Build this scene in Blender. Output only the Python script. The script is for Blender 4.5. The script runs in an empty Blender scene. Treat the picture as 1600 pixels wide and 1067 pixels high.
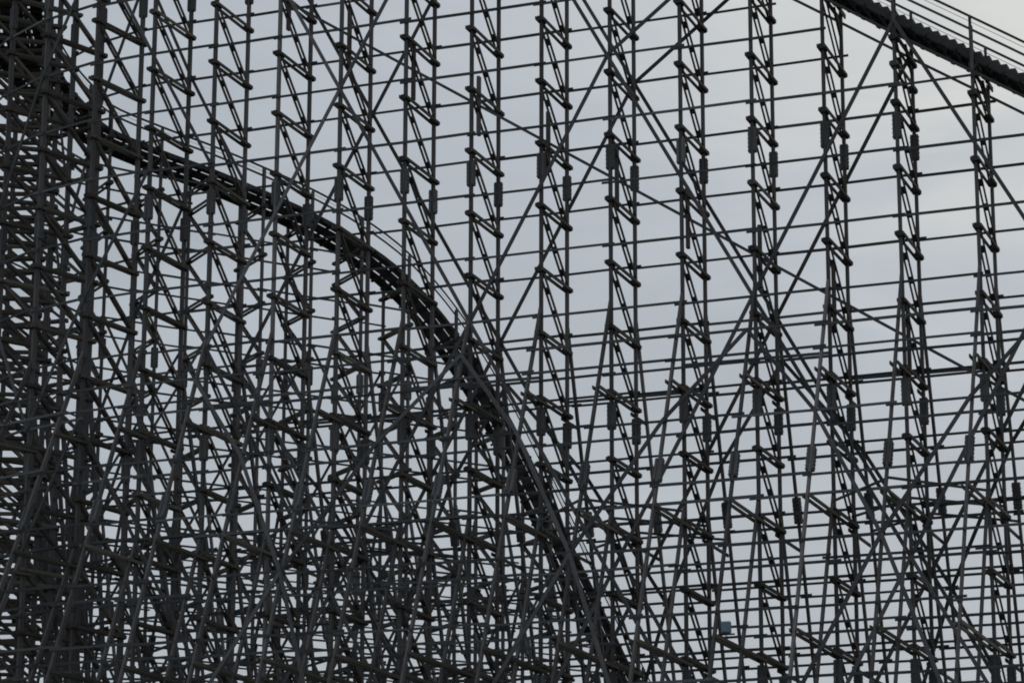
import bpy, math, random
from mathutils import Vector, Matrix
random.seed(7)
S = bpy.context.scene
C = S.collection
V = Vector
rad = math.radians

# ------------------------------------------------------------------ helpers
class MB:
    """collects boxes and beams, builds ONE mesh"""
    def __init__(s): s.v = []; s.f = []; s.mi = {}
    def second(s, f0):                    # faces added since f0 take the second material
        for i in range(f0, len(s.f)): s.mi[i] = 1
    def hexa(s, pts):
        n = len(s.v); s.v += [tuple(p) for p in pts]
        for q in ((0,3,2,1),(4,5,6,7),(0,1,5,4),(1,2,6,5),(2,3,7,6),(3,0,4,7)):
            s.f.append(tuple(n+i for i in q))
    def box(s, x0, x1, y0, y1, z0, z1):
        s.hexa([(x0,y0,z0),(x1,y0,z0),(x1,y1,z0),(x0,y1,z0),(x0,y0,z1),(x1,y0,z1),(x1,y1,z1),(x0,y1,z1)])
    def beam(s, p, q, a, b, side):
        p = V(p); q = V(q); d = (q-p).normalized(); sd = V(side); sd = (sd-d*sd.dot(d)).normalized(); u = d.cross(sd)
        A = sd*(a/2); B = u*(b/2)
        s.hexa([p-A-B, p+A-B, p+A+B, p-A+B, q-A-B, q+A-B, q+A+B, q-A+B])
    def prism(s, prof, y0, y1):           # profile in (x,z) swept along y
        n = len(s.v); m = len(prof)
        s.v += [(x,y0,z) for x,z in prof]+[(x,y1,z) for x,z in prof]
        s.f.append(tuple(range(n,n+m))); s.f.append(tuple(range(n+2*m-1,n+m-1,-1)))
        for i in range(m):
            j = (i+1)%m; s.f.append((n+j,n+i,n+m+i,n+m+j))
    def tube(s, pts, r, k=6):
        pts = [V(p) for p in pts]; n0 = len(s.v)
        for i,p in enumerate(pts):
            d = (pts[min(i+1,len(pts)-1)]-pts[max(i-1,0)]).normalized()
            a = d.orthogonal().normalized() if abs(d.z)>.95 else d.cross(V((0,0,1))).normalized(); b = d.cross(a)
            for j in range(k):
                t = 2*math.pi*j/k; s.v.append(tuple(p+a*(r*math.cos(t))+b*(r*math.sin(t))))
        for i in range(len(pts)-1):
            for j in range(k):
                j2 = (j+1)%k; s.f.append((n0+i*k+j,n0+i*k+j2,n0+(i+1)*k+j2,n0+(i+1)*k+j))
        s.f.append(tuple(n0+j for j in range(k))[::-1]); s.f.append(tuple(n0+(len(pts)-1)*k+j for j in range(k)))
    def mesh(s, name):
        m = bpy.data.meshes.new(name); m.from_pydata(s.v, [], s.f)
        for i in s.mi: m.polygons[i].material_index = 1
        m.update(); return m
    def shift(s, o):
        o = V(o); s.v = [tuple(V(p)-o) for p in s.v]; return s

def obj(name, me, mat=None, parent=None, loc=(0,0,0)):
    if isinstance(me, MB): me = me.mesh(name)
    if mat and not me.materials: me.materials.append(mat)
    o = bpy.data.objects.new(name, me); C.objects.link(o); o.location = loc
    if parent: o.parent = parent
    return o
def tag(o, label, cat, group=None):
    o['label'] = label; o['category'] = cat
    if group: o['group'] = group
    return o
def thing(name, label, cat, loc, rz=0, group=None):
    o = bpy.data.objects.new(name, None); C.objects.link(o); o.location = loc; o.rotation_euler = (0,0,rz)
    o.empty_display_size = .2
    return tag(o, label, cat, group)
ORD = ['first','second','third','fourth','fifth','sixth','seventh','eighth','ninth','tenth','eleventh','twelfth','thirteenth','fourteenth','fifteenth','sixteenth','seventeenth','eighteenth','nineteenth','twentieth']

# ---------------------------------------------------------------- materials
def wood(name, col, var=.48, stretch=(6,6,.7), rough=.85):
    m = bpy.data.materials.new(name); m.use_nodes = True; nt = m.node_tree; N = nt.nodes; L = nt.links
    b = N['Principled BSDF']; b.inputs['Roughness'].default_value = rough
    b.inputs['Specular IOR Level'].default_value = .25
    tc = N.new('ShaderNodeTexCoord'); mp = N.new('ShaderNodeMapping'); mp.inputs['Scale'].default_value = stretch
    L.new(tc.outputs['Object'], mp.inputs['Vector'])
    n1 = N.new('ShaderNodeTexNoise'); n1.inputs['Scale'].default_value = 1.6; n1.inputs['Detail'].default_value = 6
    L.new(mp.outputs[0], n1.inputs['Vector'])
    n2 = N.new('ShaderNodeTexNoise'); n2.inputs['Scale'].default_value = .35; n2.inputs['Detail'].default_value = 3
    L.new(tc.outputs['Object'], n2.inputs['Vector'])
    oi = N.new('ShaderNodeObjectInfo')
    ad = N.new('ShaderNodeMath'); ad.operation = 'ADD'; L.new(n1.outputs['Fac'], ad.inputs[0]); L.new(n2.outputs['Fac'], ad.inputs[1])
    ad2 = N.new('ShaderNodeMath'); ad2.operation = 'MULTIPLY_ADD'; L.new(oi.outputs['Random'], ad2.inputs[0]); ad2.inputs[1].default_value = .75; L.new(ad.outputs[0], ad2.inputs[2])
    mr = N.new('ShaderNodeMapRange'); L.new(ad2.outputs[0], mr.inputs['Value'])
    mr.inputs['From Min'].default_value = .7; mr.inputs['From Max'].default_value = 2.05
    mr.inputs['To Min'].default_value = 1-var; mr.inputs['To Max'].default_value = 1+var*1.3
    mx = N.new('ShaderNodeMix'); mx.data_type = 'RGBA'; mx.blend_type = 'MULTIPLY'; mx.inputs[0].default_value = 1
    mx.inputs[6].default_value = (*[c*.85 for c in col],1)
    gt = N.new('ShaderNodeMath'); gt.operation = 'GREATER_THAN'; gt.inputs[1].default_value = .93; L.new(oi.outputs['Random'], gt.inputs[0])
    nw = N.new('ShaderNodeMath'); nw.operation = 'MULTIPLY_ADD'; nw.inputs[1].default_value = .45; L.new(gt.outputs[0], nw.inputs[0]); L.new(mr.outputs[0], nw.inputs[2])
    L.new(nw.outputs[0], mx.inputs[7])
    L.new(mx.outputs[2], b.inputs['Base Color'])
    return m
M_post  = wood('weathered_post_wood', (.120,.111,.110))
M_ledge = wood('brown_ledger_wood', (.112,.101,.082), stretch=(.7,6,6))
M_brace = wood('dark_brace_wood', (.100,.087,.079), stretch=(3,6,1))
M_block = wood('dark_block_wood', (.060,.054,.053))
M_plate = wood('bolted_plate_wood', (.104,.107,.111), stretch=(5,5,1.2))
M_girt  = wood('grey_girt_wood', (.086,.092,.096), stretch=(1,1,6))
M_sway  = wood('sway_brace_wood', (.096,.095,.099), stretch=(2,2,2))
M_track = wood('dark_track_wood', (.062,.057,.058), stretch=(2,2,2))
M_rail  = wood('green_grey_rail', (.062,.082,.072), stretch=(1,1,4))
def plain(name, col, rough=.5, metal=0):
    m = bpy.data.materials.new(name); m.use_nodes = True; b = m.node_tree.nodes['Principled BSDF']
    nt = m.node_tree; n = nt.nodes.new('ShaderNodeTexNoise'); n.inputs['Scale'].default_value = 5
    mx = nt.nodes.new('ShaderNodeMix'); mx.data_type='RGBA'; mx.inputs[6].default_value = (*[c*.75 for c in col],1); mx.inputs[7].default_value = (*[c*1.2 for c in col],1)
    nt.links.new(n.outputs['Fac'], mx.inputs[0]); nt.links.new(mx.outputs[2], b.inputs['Base Color'])
    b.inputs['Roughness'].default_value = rough; b.inputs['Metallic'].default_value = metal
    return m
M_steel = plain('rail_steel', (.16,.15,.15), .45, .8)
M_box   = plain('blue_grey_paint', (.17,.25,.31), .5)
M_ground = plain('gravel_and_grass', (.075,.08,.06), .95)

# ------------------------------------------------------------ plan of the ride
CAMZ = 1.7
W = 3.56                                  # outer post to inner post
def H(k): return 48.1 + CAMZ - 3.0*(k-1)  # height of ledger row k
A0 = rad(-20.3); STEP = 3.325
d0 = V((math.cos(A0), math.sin(A0), 0))
E0 = V((1.27, 125.42, 0))                 # outer post of the bent in the middle of the picture
front = []                                # from right to left: M, L, K ... Z1
for k in range(8, -7, -1):                # K is +6, A is -4, Z1 is -5
    p = E0 + d0*(STEP*k)
    front.append([p, A0, k])
front = front[1:-1] if False else front
front = [f for f in front if f[2] >= -5]
# turnaround: measured bents, then a curve that leads to the rear drop
turn = [[V((-17.44,132.25,0)), rad(-22.5)], [V((-20.47,133.6,0)), rad(-29.7)], [V((-23.22,135.55,0)), rad(-40)], [V((-25.48,138.11,0)), rad(-51)]]
RH = rad(28.5); rdir = V((math.cos(RH), math.sin(RH), 0)); rn_in = V((math.sin(RH), -math.cos(RH), 0))   # towards the inner (nearer) side
R0_in = V((-14.85,164.1,0)); RSTEP = 3.27
def rear_outer(k): return R0_in + rdir*(RSTEP*k) - rn_in*W
P0 = turn[-1][0]; h0 = rad(180-54); P3 = rear_outer(-3); h3 = RH
cl = (P3-P0).length
B1 = P0+V((math.cos(h0),math.sin(h0),0))*cl*.31; B2 = P3-V((math.cos(h3),math.sin(h3),0))*cl*.31
def bez(t): return P0*(1-t)**3+B1*(3*t*(1-t)**2)+B2*(3*t*t*(1-t))+P3*t**3
def bezd(t): return (B1-P0)*(3*(1-t)**2)+(B2-B1)*(6*t*(1-t))+(P3-B2)*(3*t*t)
NC = 9
ts = [i/400 for i in range(401)]; ln = [0]
for i in range(400): ln.append(ln[-1]+(bez(ts[i+1])-bez(ts[i])).length)
for j in range(1, NC):
    s = ln[-1]*j/NC; i = next(i for i in range(401) if ln[i] >= s); d = bezd(ts[i])
    turn.append([bez(ts[i]), math.atan2(-d.y, -d.x)])     # T points back towards the front run
rear = [[rear_outer(k), RH+math.pi] for k in range(-3, 11)]

class Bent: pass
bents = []
ZF = {8:41.2,7:43.55,6:45.72,5:47.86,4:50.07,3:52.25,2:54.3,1:56.2,0:57.8,-1:59.0,-2:59.8,-3:60.1,-4:60.2,-5:60.2}
def mk(p, ang, zt, kind, idx):
    b = Bent(); b.p = p.copy(); b.T = V((math.cos(ang), math.sin(ang), 0)); b.n = V((-b.T.y, b.T.x, 0)); b.zt = zt; b.kind = kind; b.idx = idx
    b.rz = math.atan2(b.n.y, b.n.x); bents.append(b); return b
for p, a, k in front: mk(p, a, ZF[k], 'front', k)
nt_ = len(turn)
for i,(p,a) in enumerate(turn): mk(p, a, 60.1-(60.1-56.3)*((i+1)/(nt_+1))**3, 'turn', i)
ZR = {-3:56.2,-2:55.35,-1:54.7,0:53.9,1:53.0,2:51.75,3:49.9,4:46.9,5:42.7,6:37.3,7:31.5,8:25.8,9:20.4,10:15.5}
for (p,a),k in zip(rear, range(-3,11)): mk(p, a, ZR[k], 'rear', k)
def P(b, x, z, y=0): return b.p + b.n*x + b.T*(-y) + V((0,0,z))      # bent-local (x across, y along) to world
ZS = H(5.6)                                # where the raking legs leave the posts
RN, RF = .43, .34
def zs(b): return min(ZS, b.zt-5)
def rake_out(b, z): return max(0, RN*(zs(b)-z))
def rin(b): return .12 if (b.kind == 'turn' and b.idx >= 2) else RF     # inside the curve the legs stay steep
def rake_in(b, z):  return max(0, rin(b)*(zs(b)-z))
ZS2 = H(8.75)
def rail_z(k): return 48.5 - 2.16*(k+2)    # inclined interior rail on the front run; C is k=-2

# ------------------------------------------------------------ shared bent pieces
PX, PY = .25, .125
def ledger_mesh(x0, x1, name='ledger', dz=0, posts=(0,W)):
    m = MB()
    for s in (-1,1):
        j = random.uniform(-.05,.05)
        m.box(x0+j, x1+random.uniform(-.05,.05), s*.16-.03, s*.16+.03, dz-.078, dz+.078)
    f0 = len(m.f)
    for px in posts:
        for sx in (-1,1):
            m.box(px+sx*.235-.055, px+sx*.235+.055, -.128, .128, dz-.115, dz+.12)
        m.box(px-.04, px+.04, -.215, .215, dz-.03, dz+.03)      # through bolt
    m.second(f0)
    return m.mesh(name)
LEDG = [ledger_mesh(-.33, W+.30) for _ in range(4)]
for m in LEDG: m.materials.append(M_ledge); m.materials.append(M_block)
def diag_mesh():
    m = MB()
    for s in (-1,1):
        m.beam((.12, s*.09, -.16), (W-.1, s*.09, -2.86), .058, .145, (0,1,0))
    return m.mesh('diagonal_brace')
DIAG = diag_mesh(); DIAG.materials.append(M_brace)
def block_mesh(t):
    a = V((.12,0,-.16)); q = V((W-.1,0,-2.86)); d = (q-a).normalized(); c = a.lerp(q,t); m = MB()
    m.beam(c-d*.15, c+d*.15, .20, .155, (0,1,0)); return m.mesh('spacer_block')
BLOCK = [block_mesh(t) for t in (.22,.52,.82)]
for m in BLOCK: m.materials.append(M_block)
def plate_mesh():
    m = MB(); h = .60; w = .15; c = .07
    for s in (-1,1):
        prof = [(-w+c,-h),(w-c,-h),(w,-h+c),(w,h-c),(w-c,h),(-w+c,h),(-w,h-c),(-w,-h+c)]
        y0, y1 = sorted((s*(PY/2+.003), s*(PY/2+.108)))
        m.prism(prof, y0, y1)
        for zz in (-.48,-.29,-.1,.1,.29,.48):
            for xx in (-.08,.08):
                y0, y1 = sorted((s*(PY/2+.1), s*(PY/2+.145)))
                m.box(xx-.015, xx+.015, y0, y1, zz-.015+xx*.5, zz+.015+xx*.5)
    m2 = m.mesh('splice_plate'); m2.materials.append(M_plate); return m2
PLATE = plate_mesh()
def jit(o, a=.012):
    o.location.x += random.uniform(-a,a); o.location.z += random.uniform(-a*2,a*2)
    o.rotation_euler = (random.uniform(-.004,.004), random.uniform(-.006,.006), random.uniform(-.006,.006)); return o
FNAME = {8:'furthest right, just outside the frame',7:'at the right edge of the picture'}
nfront = 0
for b in bents:
    hand = 1.25
    if b.kind == 'front':
        k = b.idx
        if k >= 7: lab = 'tall timber bent of front trestle beneath the stair-stepped track, '+('outside the right edge' if k==8 else 'at the right edge')
        else: lab = 'tall grey timber bent of the front trestle, %s from the right'%ORD[6-k]
        grp = 'front trestle bents'
    elif b.kind == 'turn':
        i = b.idx
        lab = 'dark timber bent in the left turnaround, %s one inward from the straight front row'%ORD[i]
        grp = 'turnaround bents'
    else:
        lab = 'timber bent under the curving rear drop, %s from its upper left end'%ORD[b.idx+3]
        grp = 'rear trestle bents'
    e = thing('trestle_bent', lab, 'trestle bent', b.p, b.rz, grp); b.e = e
    e.rotation_euler = (random.uniform(-.0014,.0014), random.uniform(-.0004,.0004), b.rz)
    ktop = -1
    if b.kind == 'front': ktop = 0
    while H(ktop) > b.zt-.75: ktop += 1
    kbot = 12
    for x, nm in ((0,'outer_post'),(W,'inner_post')):
        m = MB(); top = b.zt + (hand if (x==0 or b.kind!='front') else -.32)
        # post sawn from lengths meeting at the splices
        m.box(x-PX/2, x+PX/2, -PY/2, PY/2, 0, top)
        obj(nm, m, M_post, e)
    for k in range(ktop, kbot+1):
        jit(obj('ledger', LEDG[k%4], None, e, (0,0,H(k))))
        if k < kbot or True:
            d = jit(obj('diagonal_brace', DIAG, None, e, (0,0,H(k))), .006)
            for q in BLOCK: obj('spacer_block', q, None, d)
    if b.kind == 'front' and b.idx in (1,5):     # an odd extra ledger just under the track
        jit(obj('ledger', LEDG[0], None, e, (0,0,b.zt-2.3)))
    elif b.kind != 'front' and b.zt - H(ktop) > 1.2:
        jit(obj('ledger', LEDG[0], None, e, (0,0,b.zt-.62)))
    if b.kind == 'front' and b.idx >= 2:
        m = MB()
        for sy in (-.16,.16): m.box(.14, W+.22, sy-.035, sy+.035, b.zt-.58, b.zt-.36)
        obj('cap_beam', m, M_brace, e)
        m = MB(); zt_ = b.zt-.6; zb_ = max(H(ktop)+.1, zt_-2.6)
        if zt_-zb_ > .5:
            for sy in (-.09,.09): m.beam((.14,sy,zt_), (W-.1,sy,zb_), .058, .13, (0,1,0))
            obj('diagonal_brace', m, M_brace, e)
        m = MB(); m.beam((W-.1,0,b.zt-1.5), (W-1.3,0,b.zt-.55), .12, .14, (0,1,0)); obj('knee_brace', m, M_brace, e)
    for k in (-1,3,7,11):
        if H(k) < b.zt-2:
            for x in (0,W): jit(obj('splice_plate', PLATE, None, e, (x,0,H(k)-.98+random.uniform(-.12,.06))), .01)
    # raking legs
    z0 = zs(b)
    for sgn, x, r, nm in ((-1,0,RN,'outer_raking_leg'),(1,W,rin(b),'inner_raking_leg')):
        for zz in (z0, min(ZS2, z0-8)):
            if zz < 6 or (zz != z0 and r < .2): continue
            m = MB(); m.beam((x+sgn*.06, 0, zz), (x+sgn*(r*zz+.06), 0, 0), PY-.01, PX*.9, (0,1,0))
            obj(nm, m, M_post, e)
            if zz == z0:
                for zp in (27.3, 15.3):
                    if zp < z0-2:
                        o = obj('splice_plate', PLATE, None, e, (x+sgn*(r*(zz-zp)+.06), 0, zp)); o.rotation_euler = (0, math.atan(r)*(-sgn)*-1*-1, 0)
        for k in (7,9,11):
            if H(k) < z0-1:
                off = r*(z0-H(k))+.06
                m = MB(); zc = -.21
                ss = (-1,1) if sgn < 0 else (1,)
                a0, a1 = sorted((x+sgn*(off+.3), x-sgn*.35))
                for s in ss: m.box(a0, a1, s*.16-.03, s*.16+.03, zc-.075, zc+.075)
                jit(obj('ledger_extension', m, M_ledge, e, (0,0,H(k))))
    if b.kind == 'front' and -4 <= b.idx <= 5:   # short hanger that carries the inclined rail
        z = rail_z(b.idx); m = MB()
        m.box(.80, 1.06, -.07, .07, z-1.45, z+1.45)
        obj('hanger_post', m, M_brace, e)
fr = [b for b in bents if b.kind=='front']; tu = [b for b in bents if b.kind=='turn']; re = [b for b in bents if b.kind=='rear']

# ------------------------------------------------------------ horizontal girts
def girt_run(label, pts, outs, parity, group, mat=None, span=2, hgt=.115, thick=.06):
    """pts: one point per bent; overlapping boards, each its own part"""
    e = thing('girt_run', label, 'girt', V((pts[0].x,pts[0].y,pts[0].z)), 0, group); o0 = pts[0]
    i = 0; first = True
    while i < len(pts)-1:
        n = span if not (first and parity) else 1
        first = False; j = min(i+n, len(pts)-1)
        a, q = pts[i], pts[j]; d = (q-a).normalized()
        m = MB(); dz = V((0,0,.045))
        ra, rb_ = random.uniform(.16,.34), random.uniform(.16,.34); hh = hgt*random.uniform(.86,1.12)
        off = V((0,0,random.uniform(-.03,.03)))
        if j-i == 2:
            mid = (a+q)/2+V((0,0,random.uniform(-.035,.012)))+off
            straight = (pts[i+1]-mid).length < .12
            m.beam(a-d*ra+dz+off-o0, mid-o0, hh, thick, (0,0,1)); m.beam(mid-o0, q+d*rb_-dz+off-o0, hh, thick, (0,0,1))
        else: m.beam(a-d*ra+dz+off-o0, q+d*rb_-dz+off-o0, hh, thick, (0,0,1))
        obj('girt_board', m, mat or M_girt, e); i = j
    return e
GO = .82
lv = {}
def rowname(k): return ORD[k]
for k in range(0, 13):
    z = H(k)+GO
    for plane, x in (('outer', -(PX/2+.033)), ('inner', W+PX/2+.033)):
        pts = [P(b, x, z) for b in fr if b.zt-.5 > z]
        if len(pts) > 1:
            girt_run('horizontal girt along the %s posts of the front trestle, %s row from the top'%(plane, ORD[k]), pts, None, k%2, 'front trestle girts')
        pts = [P(b, x, z) for b in [fr[-1]]+tu]
        girt_run('dark girt bending round the left turnaround, %s posts, %s row from the top'%(plane, ORD[k]), pts, None, 0, 'turnaround girts', span=1)
        pts = [P(b, x, z) for b in [tu[-1]]+re if b.zt-.5 > z]
        if len(pts) > 1 and k < 10:
            girt_run('thin girt on the rear trestle, %s posts, %s row from the top'%(plane, ORD[k]), pts, None, k%2, 'rear trestle girts')
for k in range(7, 13):
    z = H(k)+GO
    for plane, sg, fo in (('outer', -1, rake_out), ('inner', 1, rake_in)):
        def xr(b, zz, sh=0):
            x = (0 if sg < 0 else W); return x+sg*(fo(b, zz+sh)+.06+.2)
        girt_run('girt across the %s raking legs of the front trestle, %s row under their tops'%(plane, ORD[k-7]), [P(b, xr(b,z), z) for b in fr], None, (k+1)%2, 'raking leg girts')
        girt_run('girt round the turnaround across its %s raking legs, %s row under their tops'%(plane, ORD[k-7]), [P(b, xr(b,z), z) for b in [fr[-1]]+tu], None, 0, 'raking leg girts', span=1)
        if k <= 11:
            rr = [b for b in [tu[-1]]+re if zs(b)-1 > z]
            if len(rr) > 1: girt_run('thin girt across the %s raking legs of rear trestle, %s row under their tops'%(plane, ORD[k-7]), [P(b, xr(b,z), z) for b in rr], None, k%2, 'rear trestle girts')
        if k >= 9:
            d = zs(tu[2])-ZS2
            if sg < 0: girt_run('girt round the turnaround across its shorter %s raking legs, %s row down'%(plane, ORD[k-9]), [P(b, xr(b,z,d), z) for b in [fr[-1]]+tu], None, 0, 'raking leg girts', span=1)
        if k <= 11:
            rr = [b for b in [tu[-1]]+re if b.zt-1 > z-1.5]
            girt_run('thin half-height rail on the %s posts of rear trestle, %s row below mid height'%(plane, ORD[k-7]), [P(b, (-(PX/2+.033) if sg < 0 else W+PX/2+.033), z-1.5) for b in rr], None, k%2, 'rear trestle girts', hgt=.09)
        if k >= 9:
            d = zs(fr[0])-ZS2
            girt_run('girt across the shorter %s raking legs of front trestle, %s row under their tops'%(plane, ORD[k-9]), [P(b, xr(b,z,d), z) for b in fr], None, k%2, 'raking leg girts')
# extra row where the raking legs spring, and doubled boards one row lower
z = H(6)-.98
girt_run('girt joining the springing points of the outer raking legs of front trestle', [P(b, -(PX*.5+.17+rake_out(b,z)), z) for b in fr], None, 0, 'raking leg girts')
girt_run('girt joining the springing points of the outer raking legs round turnaround', [P(b, -(PX*.5+.17+rake_out(b,z)), z) for b in [fr[-1]]+tu], None, 0, 'raking leg girts', span=1)
byk = {b.idx:b for b in fr}
dbl = 0
for plane, prs in (('outer', ((4,2),(0,-2),(-4,-5))), ('inner', ((6,4),(2,0),(-2,-4)))):
    for a, q in prs:
        z = H(7)+GO+(.13 if plane == 'outer' else -.13)
        x = -(PX/2+.033) if plane == 'outer' else W+PX/2+.033
        m = MB(); p0 = P(byk[a], x, z); p1 = P(byk[q], x, z); m.beam(V((0,0,0)), p1-p0, .125, .06, (0,0,1))
        o = obj('doubler_board', m, M_girt, None, p0); dbl += 1
        tag(o, 'heavy doubled board on the %s girt seven rows down, between %s and %s bents'%(plane, ORD[6-a] if a<7 else 'edge', ORD[6-q]), 'girt', 'doubled girt boards')

# ------------------------------------------------------------ sway bracing
NB = 0
def brace(name, label, p, q, group, a=.07, b=.165, mat=None, side=(0,0,1), cat='brace'):
    m = MB(); m.beam(V((0,0,0)), q-p, a, b, side); o = obj(name, m, mat or M_sway, None, p); return tag(o, label, cat, group)
def zl(k): return H(k)+GO
pl = {'outer': -(PX/2+.11), 'inner': W+PX/2+.11}
tiers = {-2:'top', 2:'upper', 6:'middle', 10:'lower'}
def okb(k): return k in byk
for plane, x in pl.items():
    for lev in (-2,2,6,10):
        cnt = {1:0,-1:0}
        starts = [6,2,-2] if lev in (-2,6) else [8,4,0,-4]
        # bents B,F,J carry the nodes of rows 2 and 10; D,H,L those of rows -2 and 6
        starts = [7,3,-1,-5] if lev in (-2,6) else [5,1,-3]
        for k in starts:
            for dr in (1,-1):
                k2 = k+2*dr
                if not okb(k2): k2 = k+dr
                if not okb(k2): continue
                b1, b2 = byk[k], byk[k2]; f = abs(k2-k)/2
                z1, z2 = zl(lev), zl(lev+4*f)
                t0 = 0
                top = min(b1.zt, b2.zt)-1.2
                if k == 3 and lev == -2: continue
                w1, w2 = P(b1,0,z1)-b1.p+b1.p, P(b2,0,z2)
                zm = b1.zt-1.0 if b1.zt > 49 else b1.zt-.2
                if z1 > zm:            # the track is in the way: the brace ends below it
                    f_ = (z1-zm)/(z1-z2)
                    if f_ > .75: continue
                    t0 = f_
                cnt[dr] += 1
                xo = x + (.04*dr if x > 0 else -.04*dr)
                pa, pb_ = P(b1, xo, z1), P(b2, xo, z2)
                brace('sway_brace', 'long sway brace on the %s posts, %s tier, falling %s, %s from right'%(plane, tiers[lev], 'right' if dr>0 else 'left', ORD[cnt[dr]-1]),
                      pa.lerp(pb_, t0), pb_, 'front sway braces', side=b1.n)
# flatter brace under the track, between the second and fourth bents right of the brace crossing
for plane, x in pl.items():
    brace('sway_brace', 'flatter diagonal brace on %s posts rising right toward the track'%plane, P(byk[1], x, zl(2)), P(byk[3], x, zl(.28)), 'front sway braces', side=byk[1].n)
# raking-leg bracing (two pieces, a kink at the middle bent)
zn = [H(6)-.98, H(8)+GO, H(10)+GO, H(12.3)]
for plane, sg, fo in (('outer',-1,rake_out),('inner',1,rake_in)):
    c = 0
    for k in (7,3,-1,-5):
        for dr in (1,-1):
            ks = [k, k+dr, k+2*dr]
            for i in range(2):
                if okb(ks[i]) and okb(ks[i+1]):
                    q = [P(byk[ks[j]], (0 if sg<0 else W)+sg*(fo(byk[ks[j]], zn[j])+.06+.27), zn[j]) for j in (i,i+1)]
                    c += 1
                    brace('sway_brace', '%s brace on the %s raking legs, falling %s from the %s bent'%('upper' if i==0 else 'lower', plane, 'right' if dr>0 else 'left', ORD[max(0,7-ks[i])]), q[0], q[1], 'raking leg braces', side=byk[ks[0]].n)
    for k in (5,1,-3):
        for dr in (1,-1):
            if okb(k+dr):
                q = [P(byk[kk], (0 if sg<0 else W)+sg*(fo(byk[kk], zz)+.06+.27), zz) for kk,zz in ((k,zn[2]),(k+dr,zn[3]))]
                brace('sway_brace', 'bottom brace on the %s raking legs, falling %s from the %s bent'%(plane,'right' if dr>0 else 'left', ORD[7-k]), q[0], q[1], 'raking leg braces', side=byk[k].n)
# level zigzag wind bracing
z = H(9)+.42; c = 0
for i in range(len(fr)-1):
    b1, b2 = fr[i], fr[i+1]
    if not ({b1.idx,b2.idx} & {5,1,-3}): continue
    odd = b1.idx in (5,1,-3)
    segs = [('between the posts', 0.25, W-.25), ('outside the outer posts', -(rake_out(b1,z)), -.25), ('outside the inner posts', W+.25, W+rake_in(b1,z))]
    for nm, xa, xb in segs:
        a_, q_ = (xa,xb) if odd else (xb,xa)
        brace('wind_brace', 'level zigzag wind brace %s at low height, %s from right'%(nm, ORD[i]), P(b1,a_,z-.03*odd), P(b2,q_,z-.03*odd), 'level wind braces', .11, .06)
# turnaround and rear sway braces
def sway_rows(bs, nm, grp, lims):
    for plane, x in (('outer',-(PX/2+.11)),('inner',W+PX/2+.11)):
        c = 0
        for lev in (-1,3,7):
            for i in range(0 if lev != 3 else 1, len(bs)-2, 2):
                b1, b2 = bs[i], bs[i+2]; bm_ = bs[i+1]
                up = (i//2+(lev+1)//4)%2
                za, zb = (zl(lev), zl(lev+4)) if up else (zl(lev+4), zl(lev))
                zm = (za+zb)/2
                if max(za,zb) > min(b1.zt,b2.zt)-.6: continue
                c += 1
                e = thing('sway_brace', '%s sway bracing on the %s posts, %s from its upper left'%(nm, plane, ORD[c-1] if c<=20 else 'last'), 'brace', P(b1,x,za), 0, grp)
                o0 = P(b1,x,za)
                zc, zd = (zb, za)
                if bs is not turnlist:
                  for s_,t_ in ((0,1),(1,2)):
                      pts = [P(b1,x*1.0+(.1 if x>0 else -.1),zc)-o0, P(bm_,x+(.1 if x>0 else -.1),zm)-o0, P(b2,x+(.1 if x>0 else -.1),zd)-o0]
                      m = MB(); m.beam(pts[s_], pts[t_], .07, .15, b1.n); obj('brace_board', m, M_sway, e)
                for s_,t_ in ((0,1),(1,2)):
                    pts = [P(b1,x,za)-o0, P(bm_,x,zm)-o0, P(b2,x,zb)-o0]
                    m = MB(); m.beam(pts[s_], pts[t_], .07, .15, b1.n); obj('brace_board', m, M_sway, e)
turnlist = [fr[-1]]+tu
sway_rows(turnlist, 'turnaround', 'turnaround sway braces', 0)
sway_rows([tu[-1]]+re, 'rear trestle', 'rear sway braces', 0)
# inclined interior rail on the hangers
m = MB(); pts = [P(byk[k], .98, rail_z(k)) for k in range(-4,7)]; pts = [P(byk[-5], W*.6, rail_z(-5)+.1)]+pts+[P(byk[7], .98, rail_z(7))]
o0 = pts[0]
for i in range(len(pts)-1): m.beam(pts[i]-o0, pts[i+1]-o0, .13, .07, (0,0,1))
tag(obj('inclined_rail', m, M_sway, None, o0), 'long slim rail sloping down to the right through the middle of front trestle', 'rail')

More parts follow.
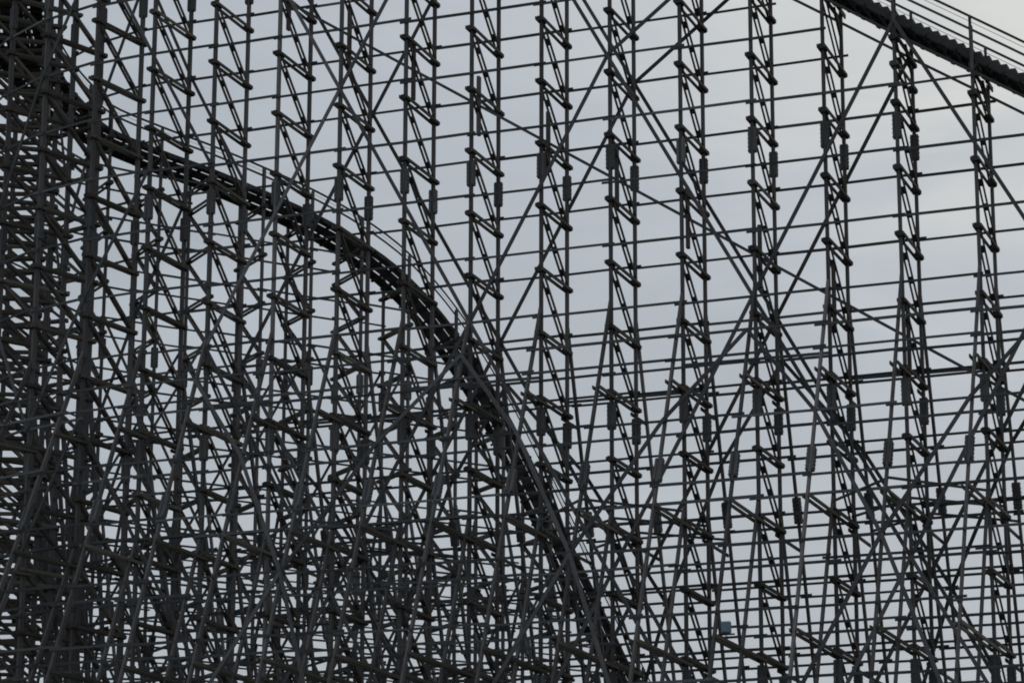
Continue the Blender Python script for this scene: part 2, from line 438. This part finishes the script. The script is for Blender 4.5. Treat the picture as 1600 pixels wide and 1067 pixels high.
# ------------------------------------------------------------ tracks
def loft(m, bs, x0, x1, z0, z1, sub=3):
    """a board following the bents; x range across, z range relative to track height"""
    R = []
    for (p, n, zt) in bs:
        R.append([p+n*x0+V((0,0,zt+z0)), p+n*x1+V((0,0,zt+z0)), p+n*x1+V((0,0,zt+z1)), p+n*x0+V((0,0,zt+z1))])
    n0 = len(m.v)
    for r in R: m.v += [tuple(q) for q in r]
    for i in range(len(R)-1):
        for j in range(4):
            a = n0+4*i+j; c_ = n0+4*i+(j+1)%4; m.f.append((a, a+4, c_+4, c_))
    m.f.append((n0,n0+1,n0+2,n0+3)); e_ = n0+4*(len(R)-1); m.f.append((e_+3,e_+2,e_+1,e_))
def smooth(bs, sub=4):
    out = []
    n = len(bs)
    for i in range(n-1):
        i0, i3 = max(0,i-1), min(n-1,i+2)
        for s in range(sub):
            t = s/sub
            def cr(a,b_,c_,d_): return b_+(c_-a)*(.5*t)+(a*2-b_*5+c_*4-d_)*(.5*t*t)+(b_*3-a-c_*3+d_)*(.5*t*t*t)
            out.append((cr(bs[i0].p,bs[i].p,bs[i+1].p,bs[i3].p), cr(bs[i0].n,bs[i].n,bs[i+1].n,bs[i3].n).normalized(), cr(bs[i0].zt,bs[i].zt,bs[i+1].zt,bs[i3].zt)))
    out.append((bs[-1].p, bs[-1].n, bs[-1].zt)); return out
def resample(sm, step):
    L = [0]
    P3 = [p+V((0,0,z)) for p,n,z in sm]
    for i in range(len(sm)-1): L.append(L[-1]+(P3[i+1]-P3[i]).length)
    out = []; s = 0; i = 0
    while s < L[-1]:
        while L[i+1] < s: i += 1
        t = (s-L[i])/(L[i+1]-L[i]); a, b_ = sm[i], sm[i+1]
        out.append((a[0].lerp(b_[0],t), a[1].lerp(b_[1],t).normalized(), a[2]+(b_[2]-a[2])*t, (P3[i+1]-P3[i]).normalized())); s += step
    return out
def tie(m, f, x0, x1, dz0, dz1, w):
    p, n, z, d = f; up = n.cross(d).normalized()
    if up.z < 0: up = -up
    a = p+n*x0+V((0,0,z)); c_ = p+n*x1+V((0,0,z)); cc = up*((dz0+dz1)/2)
    m.beam(a+cc, c_+cc, w, dz1-dz0, d)
def track(bs, label, XR):
    sm = smooth(bs, 4); o0 = sm[0][0]+V((0,0,0))
    e = thing('coaster_track', label, 'coaster track', o0)
    def part(nm, m, mat): return obj(nm, m.shift(o0), mat, e)
    m = MB(); loft(m, sm, .20, .27, -.22, .06); part('stringer', m, M_track)
    m = MB(); loft(m, sm, XR-.27, XR-.20, -.22, .06); part('stringer', m, M_track)
    for x in (XR/2-.76, XR/2+.54):
        m = MB(); loft(m, sm, x, x+.22, .04, .30); part('rail_stack', m, M_track)
        m = MB(); loft(m, sm, x+.04, x+.18, .30, .325); part('running_rail', m, M_steel)
    m = MB(); loft(m, sm, .275, .88, -.02, .03); part('walkway', m, M_track)
    m = MB(); loft(m, sm, XR-.88, XR-.275, -.02, .03); part('walkway', m, M_track)
    m = MB(); loft(m, sm, 1.24, XR-1.24, -.06, -.01); part('track_deck', m, M_track)
    m = MB()
    for f in resample(sm, .8): tie(m, f, .19-random.uniform(0,.22), XR-.19+random.uniform(0,.3), -.19, -.065, random.uniform(.13,.2))
    o = part('cross_ties', m, M_track); o['kind'] = 'stuff'
    m = MB()
    for f in resample(sm, .55): tie(m, f, .28, .80, .035, .085, .05); tie(m, f, XR-.80, XR-.28, .035, .085, .05)
    o = part('walkway_cleats', m, M_track); o['kind'] = 'stuff'
    return sm, e
def handrail(bs, x, label, heights, sm):
    o0 = bs[0].p.copy(); e = thing('handrail', label, 'handrail', o0)
    for h in heights:
        m = MB(); loft(m, sm, x-.03, x+.03, h-.06, h+.06); obj('rail', m.shift(o0), M_rail, e)
    m = MB(); m2 = [p+n*x+V((0,0,zt+heights[0]-.25)) for p,n,zt in sm]; m.tube(m2, .012, 4); obj('cable', m.shift(o0), M_rail, e)
    for b in bs:
        m = MB(); c_ = P(b, x, b.zt)-o0; m.box(-.07,.07,-.055,.055,.2 if x<1 else -.2,heights[0]); mm = m.mesh('rail_post')
        o = obj('rail_post', mm, M_rail, e, c_+b.T*.0); o.rotation_euler = (0,0,b.rz)
fb = fr+tu[:6]; rb = tu[5:]+re
smF, eF = track(fb, 'dark upper track crossing the top right corner above the front trestle', W-.45)
smR, eR = track(rb, 'dark rear track dropping from upper left to bottom centre behind front trestle', W)
handrail(fb, .06, 'green handrail with cable on the near side of the top right track', (1.72, 1.12), smF)
handrail(fb, W-.06, 'green handrail on the far side of the top right track', (1.48,), smF)
handrail(rb, W-.06, 'green handrail with cable on the near side of the rear track', (1.38, .86), smR)
handrail(rb, .06, 'green handrail on the far side of the rear track', (1.3,), smR)
# stair steps along the near side of the front track
segs = [b for b in fr if b.idx >= -1]
m = MB(); o0 = segs[0].p.copy()
for i in range(len(segs)-1):
    b1, b2 = segs[i], segs[i+1]; n = 9
    for s in range(n):
        t0, t1 = s/n, (s+1)/n
        p0 = b1.p.lerp(b2.p,t0); p1 = b1.p.lerp(b2.p,t1); za = b1.zt+(b2.zt-b1.zt)*t0; zb = b1.zt+(b2.zt-b1.zt)*t1
        if zb-za < .05: continue
        k = len(m.v); d = (p1-p0).normalized()
        for x in (.285, .85):
            o_ = b1.n*x
            for q in (p0+o_+V((0,0,za+.05)), p1+o_+V((0,0,zb+.05)), p1+o_+V((0,0,zb+.12)), p0-d*.03+o_+V((0,0,zb+.12)), p0-d*.03+o_+V((0,0,za+.09))): m.v.append(tuple(q-o0))
        m.f += [(k,k+1,k+2,k+3,k+4),(k+9,k+8,k+7,k+6,k+5)]
        for j in range(5):
            j2 = (j+1)%5; m.f.append((k+j2,k+j,k+5+j,k+5+j2))
o = obj('stair_steps', m, M_track, None, o0)
o.parent = eF; o.location = o0-eF.location
o['label'] = 'saw-toothed stair steps'
# sloping girts under the front track
c = 0
for plane, x, dz in (('outer', -(PX/2+.033), -.86), ('inner', W+PX/2+.033, -.75)):
    bs = [b for b in fr if b.idx >= 1]
    o0 = P(bs[0], x, bs[0].zt+dz); m = MB()
    for i in range(len(bs)-1): m.beam(P(bs[i],x,bs[i].zt+dz)-o0, P(bs[i+1],x,bs[i+1].zt+dz)-o0, .12, .06, (0,0,1))
    tag(obj('sloping_girt', m, M_girt, None, o0), 'girt parallel below the top right track along the %s posts'%plane, 'girt')

# ------------------------------------------------------------ small box on the lower right
b = byk[3]; zz = 20.1
pb = P(b, -4.4, zz, .25)
e = thing('equipment_box', 'small blue grey box with dangling wires among lower right timbers', 'box', pb, b.rz)
m = MB(); c = .06
m.prism([(-.17+c,0),(.17-c,0),(.17,c),(.17,.5-c),(.17-c,.5),(-.17+c,.5),(-.17,.5-c),(-.17,c)], -.17, .17); obj('casing', m, M_box, e)
m = MB(); m.tube([(.05,.05,.01),(.07,.04,-.3),(.02,.03,-.55)], .014, 5); m.tube([(-.05,-.03,.01),(-.03,-.05,-.25),(-.08,-.06,-.42)], .014, 5); obj('wire', m, M_block, e)
m = MB(); m.box(-.04,.04,-.35,.35,-.06,-.002); obj('bracket', m, M_block, e)

# ------------------------------------------------------------ ground
m = MB(); m.v = [(-6000,-6000,0),(6000,-6000,0),(6000,6000,0),(-6000,6000,0)]; m.f = [(0,1,2,3)]
g = obj('ground', m, M_ground); g['kind'] = 'structure'

# ------------------------------------------------------------ world, sun, camera
SUN_EL, SUN_AZ = 38, 18
w = bpy.data.worlds.new('World'); S.world = w; w.use_nodes = True; nt = w.node_tree; N = nt.nodes; L = nt.links
bg = N['Background']; bg.inputs['Strength'].default_value = .1
sky = N.new('ShaderNodeTexSky'); sky.sky_type = 'NISHITA'; sky.sun_disc = False
sky.sun_elevation = rad(SUN_EL); sky.sun_rotation = rad(SUN_AZ); sky.air_density = 1.2; sky.dust_density = 2
tc = N.new('ShaderNodeTexCoord')
mp = N.new('ShaderNodeMapping'); mp.inputs['Scale'].default_value = (5,5,13); L.new(tc.outputs['Generated'], mp.inputs['Vector'])
no = N.new('ShaderNodeTexNoise'); no.inputs['Scale'].default_value = 1.7; no.inputs['Detail'].default_value = 8; no.inputs['Roughness'].default_value = .55; no.inputs['Distortion'].default_value = .6; L.new(mp.outputs[0], no.inputs['Vector'])
# clouds thin out towards the sun
sd = V((math.sin(rad(SUN_AZ))*math.cos(rad(SUN_EL)), math.cos(rad(SUN_AZ))*math.cos(rad(SUN_EL)), math.sin(rad(SUN_EL))))
dt = N.new('ShaderNodeVectorMath'); dt.operation = 'DOT_PRODUCT'; L.new(tc.outputs['Generated'], dt.inputs[0]); dt.inputs[1].default_value = sd
mr = N.new('ShaderNodeMapRange'); L.new(dt.outputs['Value'], mr.inputs['Value']); mr.inputs['From Min'].default_value = .90; mr.inputs['From Max'].default_value = 1.0
mr.inputs['To Min'].default_value = 0; mr.inputs['To Max'].default_value = 1
ad = N.new('ShaderNodeMath'); ad.operation = 'MULTIPLY_ADD'; L.new(no.outputs['Fac'], ad.inputs[0]); ad.inputs[1].default_value = .85; L.new(mr.outputs[0], ad.inputs[2])
cr = N.new('ShaderNodeValToRGB'); L.new(ad.outputs[0], cr.inputs[0])
cr.color_ramp.elements[0].position = .24; cr.color_ramp.elements[0].color = (.365,.403,.445,1)
cr.color_ramp.elements[1].position = 1.0; cr.color_ramp.elements[1].color = (.615,.635,.62,1)
el = cr.color_ramp.elements.new(.56); el.color = (.435,.478,.525,1)
sc = N.new('ShaderNodeVectorMath'); sc.operation = 'SCALE'; sc.inputs['Scale'].default_value = 10; L.new(cr.outputs[0], sc.inputs[0])
mx = N.new('ShaderNodeMix'); mx.data_type = 'RGBA'; mx.inputs[0].default_value = .93
L.new(sky.outputs[0], mx.inputs[6]); L.new(sc.outputs[0], mx.inputs[7]); L.new(mx.outputs[2], bg.inputs['Color'])
sl = bpy.data.lights.new('sun', 'SUN'); sl.energy = .5; sl.angle = rad(20); sl.color = (1,.96,.9)
so = bpy.data.objects.new('sun', sl); C.objects.link(so); so.rotation_euler = (rad(90-SUN_EL), 0, rad(180-SUN_AZ))
so.location = (0,0,90)
cam = bpy.data.cameras.new('camera'); cam.sensor_width = 36; cam.lens = 36*4503.6/1600; cam.clip_end = 20000; cam.clip_start = .5
co = bpy.data.objects.new('camera', cam); C.objects.link(co)
co.matrix_world = Matrix.Translation((0,0,CAMZ)) @ Matrix.Rotation(rad(90+14.6385),4,'X') @ Matrix.Rotation(rad(.1604),4,'Z')
S.camera = co
S.view_settings.view_transform = 'Standard'; S.view_settings.look = 'None'; S.view_settings.exposure = 0; S.view_settings.gamma = 1
S.cycles.max_bounces = 6
S.cycles.filter_width = 1.85
